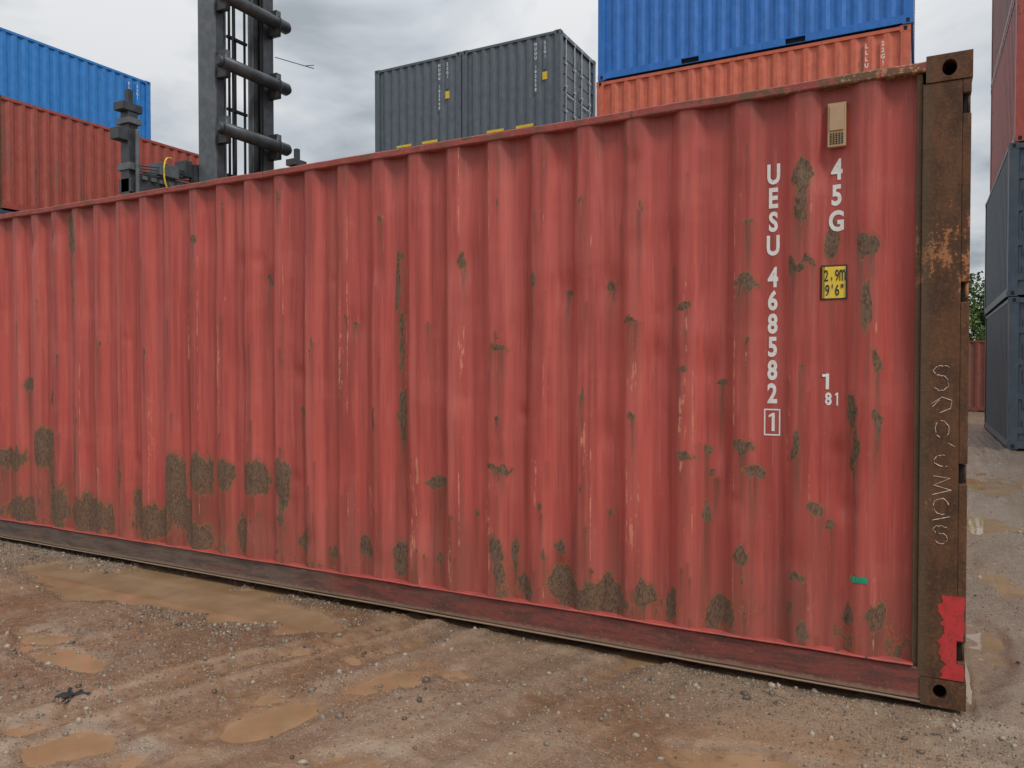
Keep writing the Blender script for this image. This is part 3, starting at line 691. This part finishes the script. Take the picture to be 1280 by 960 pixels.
def gravel():
    iv=np.array([(math.cos(a)*c,math.sin(a)*c,z) for (z,c,o) in ((-.55,.8,0),(.35,.9,.5)) for a in [2*math.pi*(k+o)/5 for k in range(5)]]+[(0,0,1.0)])
    fc=[]
    for k in range(5):
        j=(k+1)%5; fc+=[(k,j,5+k),(j,5+j,5+k),(5+k,5+j,10)]
    fc=np.array(fc); nv=11
    def batch(n,xa,xb,ya,yb): return rng.uniform(xa,xb,n),rng.uniform(ya,yb,n)
    bs=[batch(85000,-7.6,1.3,-2.7,.02),batch(16000,.03,2.2,0,12),batch(20000,-7.8,-3.6,-.8,.1),batch(8000,-6,.5,-.28,.02)]
    x=np.concatenate([b[0] for b in bs]); y=np.concatenate([b[1] for b in bs])
    dens=fbm(x*1.1,y*1.1,201,4); keep=rng.random(len(x))<np.clip((dens-.38)*3.6,.14,1); x=x[keep];y=y[keep]
    r=.0018+.0046*rng.random(len(x))**3+.016*(rng.random(len(x))<.02)*rng.random(len(x)); z=gh(x,y)+r*.2
    k=z>WL-.001; x=x[k];y=y[k];z=z[k];r=r[k]; m=len(x)
    S=rng.uniform(.6,1.35,(m,1,3)); J=rng.uniform(.75,1.25,(m,nv,1)); an=rng.uniform(0,6.28,m)
    V=iv[None]*S*J*r[:,None,None]; ca,sa=np.cos(an)[:,None],np.sin(an)[:,None]
    V=np.stack([V[...,0]*ca-V[...,1]*sa,V[...,0]*sa+V[...,1]*ca,V[...,2]*.75],-1)+np.stack([x,y,z],-1)[:,None]
    F=(fc[None]+nv*np.arange(m)[:,None,None]).reshape(-1,3)
    me=bpy.data.meshes.new("gravel"); me.vertices.add(m*nv); me.vertices.foreach_set("co",V.reshape(-1).astype(np.float32))
    me.loops.add(F.size); me.loops.foreach_set("vertex_index",F.reshape(-1).astype(np.int32)); me.polygons.add(len(F))
    me.polygons.foreach_set("loop_start",(np.arange(len(F))*3).astype(np.int32)); me.polygons.foreach_set("loop_total",np.full(len(F),3,np.int32)); me.update(calc_edges=True)
    at=me.attributes.new("shade",'FLOAT','POINT'); at.data.foreach_set("value",np.repeat(rng.random(m)**1.4,nv).astype(np.float32))
    t=NT("wet_stone"); c=t.mix(t.attr("shade"),(.075,.052,.036),(.40,.32,.245)); me.materials.append(t.done(c,.35))
    link(bpy.data.objects.new("gravel",me))
gravel()

mb=MB(); rr=random.Random(4)
for i in range(9):
    a=rr.uniform(-.5,.9) if i<6 else rr.uniform(0,6.28); p=np.array([-3.72+rr.uniform(-.06,.05),-1.74+rr.uniform(-.02,.03),-.004]); wv=.003+.006*rr.random()
    for j in range(4):
        q=p+np.array([math.cos(a)*.024,math.sin(a)*.024,rr.uniform(-.004,.008)]); q[2]=max(-.006,q[2]); nx,ny=-math.sin(a)*wv,math.cos(a)*wv
        mb.quad((p[0]-nx,p[1]-ny,p[2]),(q[0]-nx,q[1]-ny,q[2]),(q[0]+nx,q[1]+ny,q[2]+.006),(p[0]+nx,p[1]+ny,p[2]+.006)); p=q; a+=rr.uniform(-.8,.8)
mb.obj("plastic_scrap",M_HOSE)

# ------------------------------------------------------------------ TREES
def leaf_mat():
    t=NT("foliage"); c=t.mix(t.attr("shade"),(.035,.075,.014),(.12,.20,.040)); return t.done(c,.6)
M_LEAF=leaf_mat(); M_BARK=plain("bark",(.09,.065,.045),.9,.3,14)
def tree(loc,H,seed):
    r=random.Random(seed); root=empty("broadleaf_tree",loc)
    mb=MB(); mb.cyl((0,0,-.1),(0,0,H*.35),.16,10,0,.11); mb.cyl((0,0,H*.35),(.1,.1,H*.75),.11,8,0,.04); tips=[]
    for i in range(14):
        a=i*2.4; z=H*(.22+.045*i*.9); l=H*.33*(1-.4*i/14); p=(l*math.cos(a),l*math.sin(a),z+l*.5); mb.cyl((0,0,z),p,.05,6,0,.015); tips.append(p)
    mb.obj("trunk_and_limbs",M_BARK,root,smooth=True)
    g=np.random.default_rng(seed); C=[]
    for p in tips+[(0,0,H*.85),(0,0,H*.65)]:
        for k in range(6): C.append(np.array(p)*g.uniform(.55,1.08)+g.normal(0,H*.05,3))
    V=[];sh=[]
    for c in C:
        m=100; d=g.normal(0,1,(m,3)); d/=np.linalg.norm(d,axis=1)[:,None]; pos=c+d*g.uniform(.4,1,(m,1))*H*.09
        base=g.uniform(.15,.95)
        for q in pos:
            u=g.normal(0,1,3);u/=np.linalg.norm(u);v=np.cross(u,g.normal(0,1,3));v/=np.linalg.norm(v);s=g.uniform(.07,.13)
            V+=[q-u*s,q-v*s*.5,q+u*s,q+v*s*.5]; sh+=[min(1,max(0,base+g.normal(0,.15)))]*4
    V=np.array(V); me=bpy.data.meshes.new("leaves"); me.from_pydata(V.tolist(),[],[(4*i,4*i+1,4*i+2,4*i+3) for i in range(len(V)//4)])
    at=me.attributes.new("shade",'FLOAT','POINT'); at.data.foreach_set("value",np.array(sh,np.float32)); me.materials.append(M_LEAF)
    link(bpy.data.objects.new("leaves",me),root)
tree((2.2,36,0),6.6,1); tree((5.6,40,0),7.0,2); tree((-2.6,43,0),6.5,3)
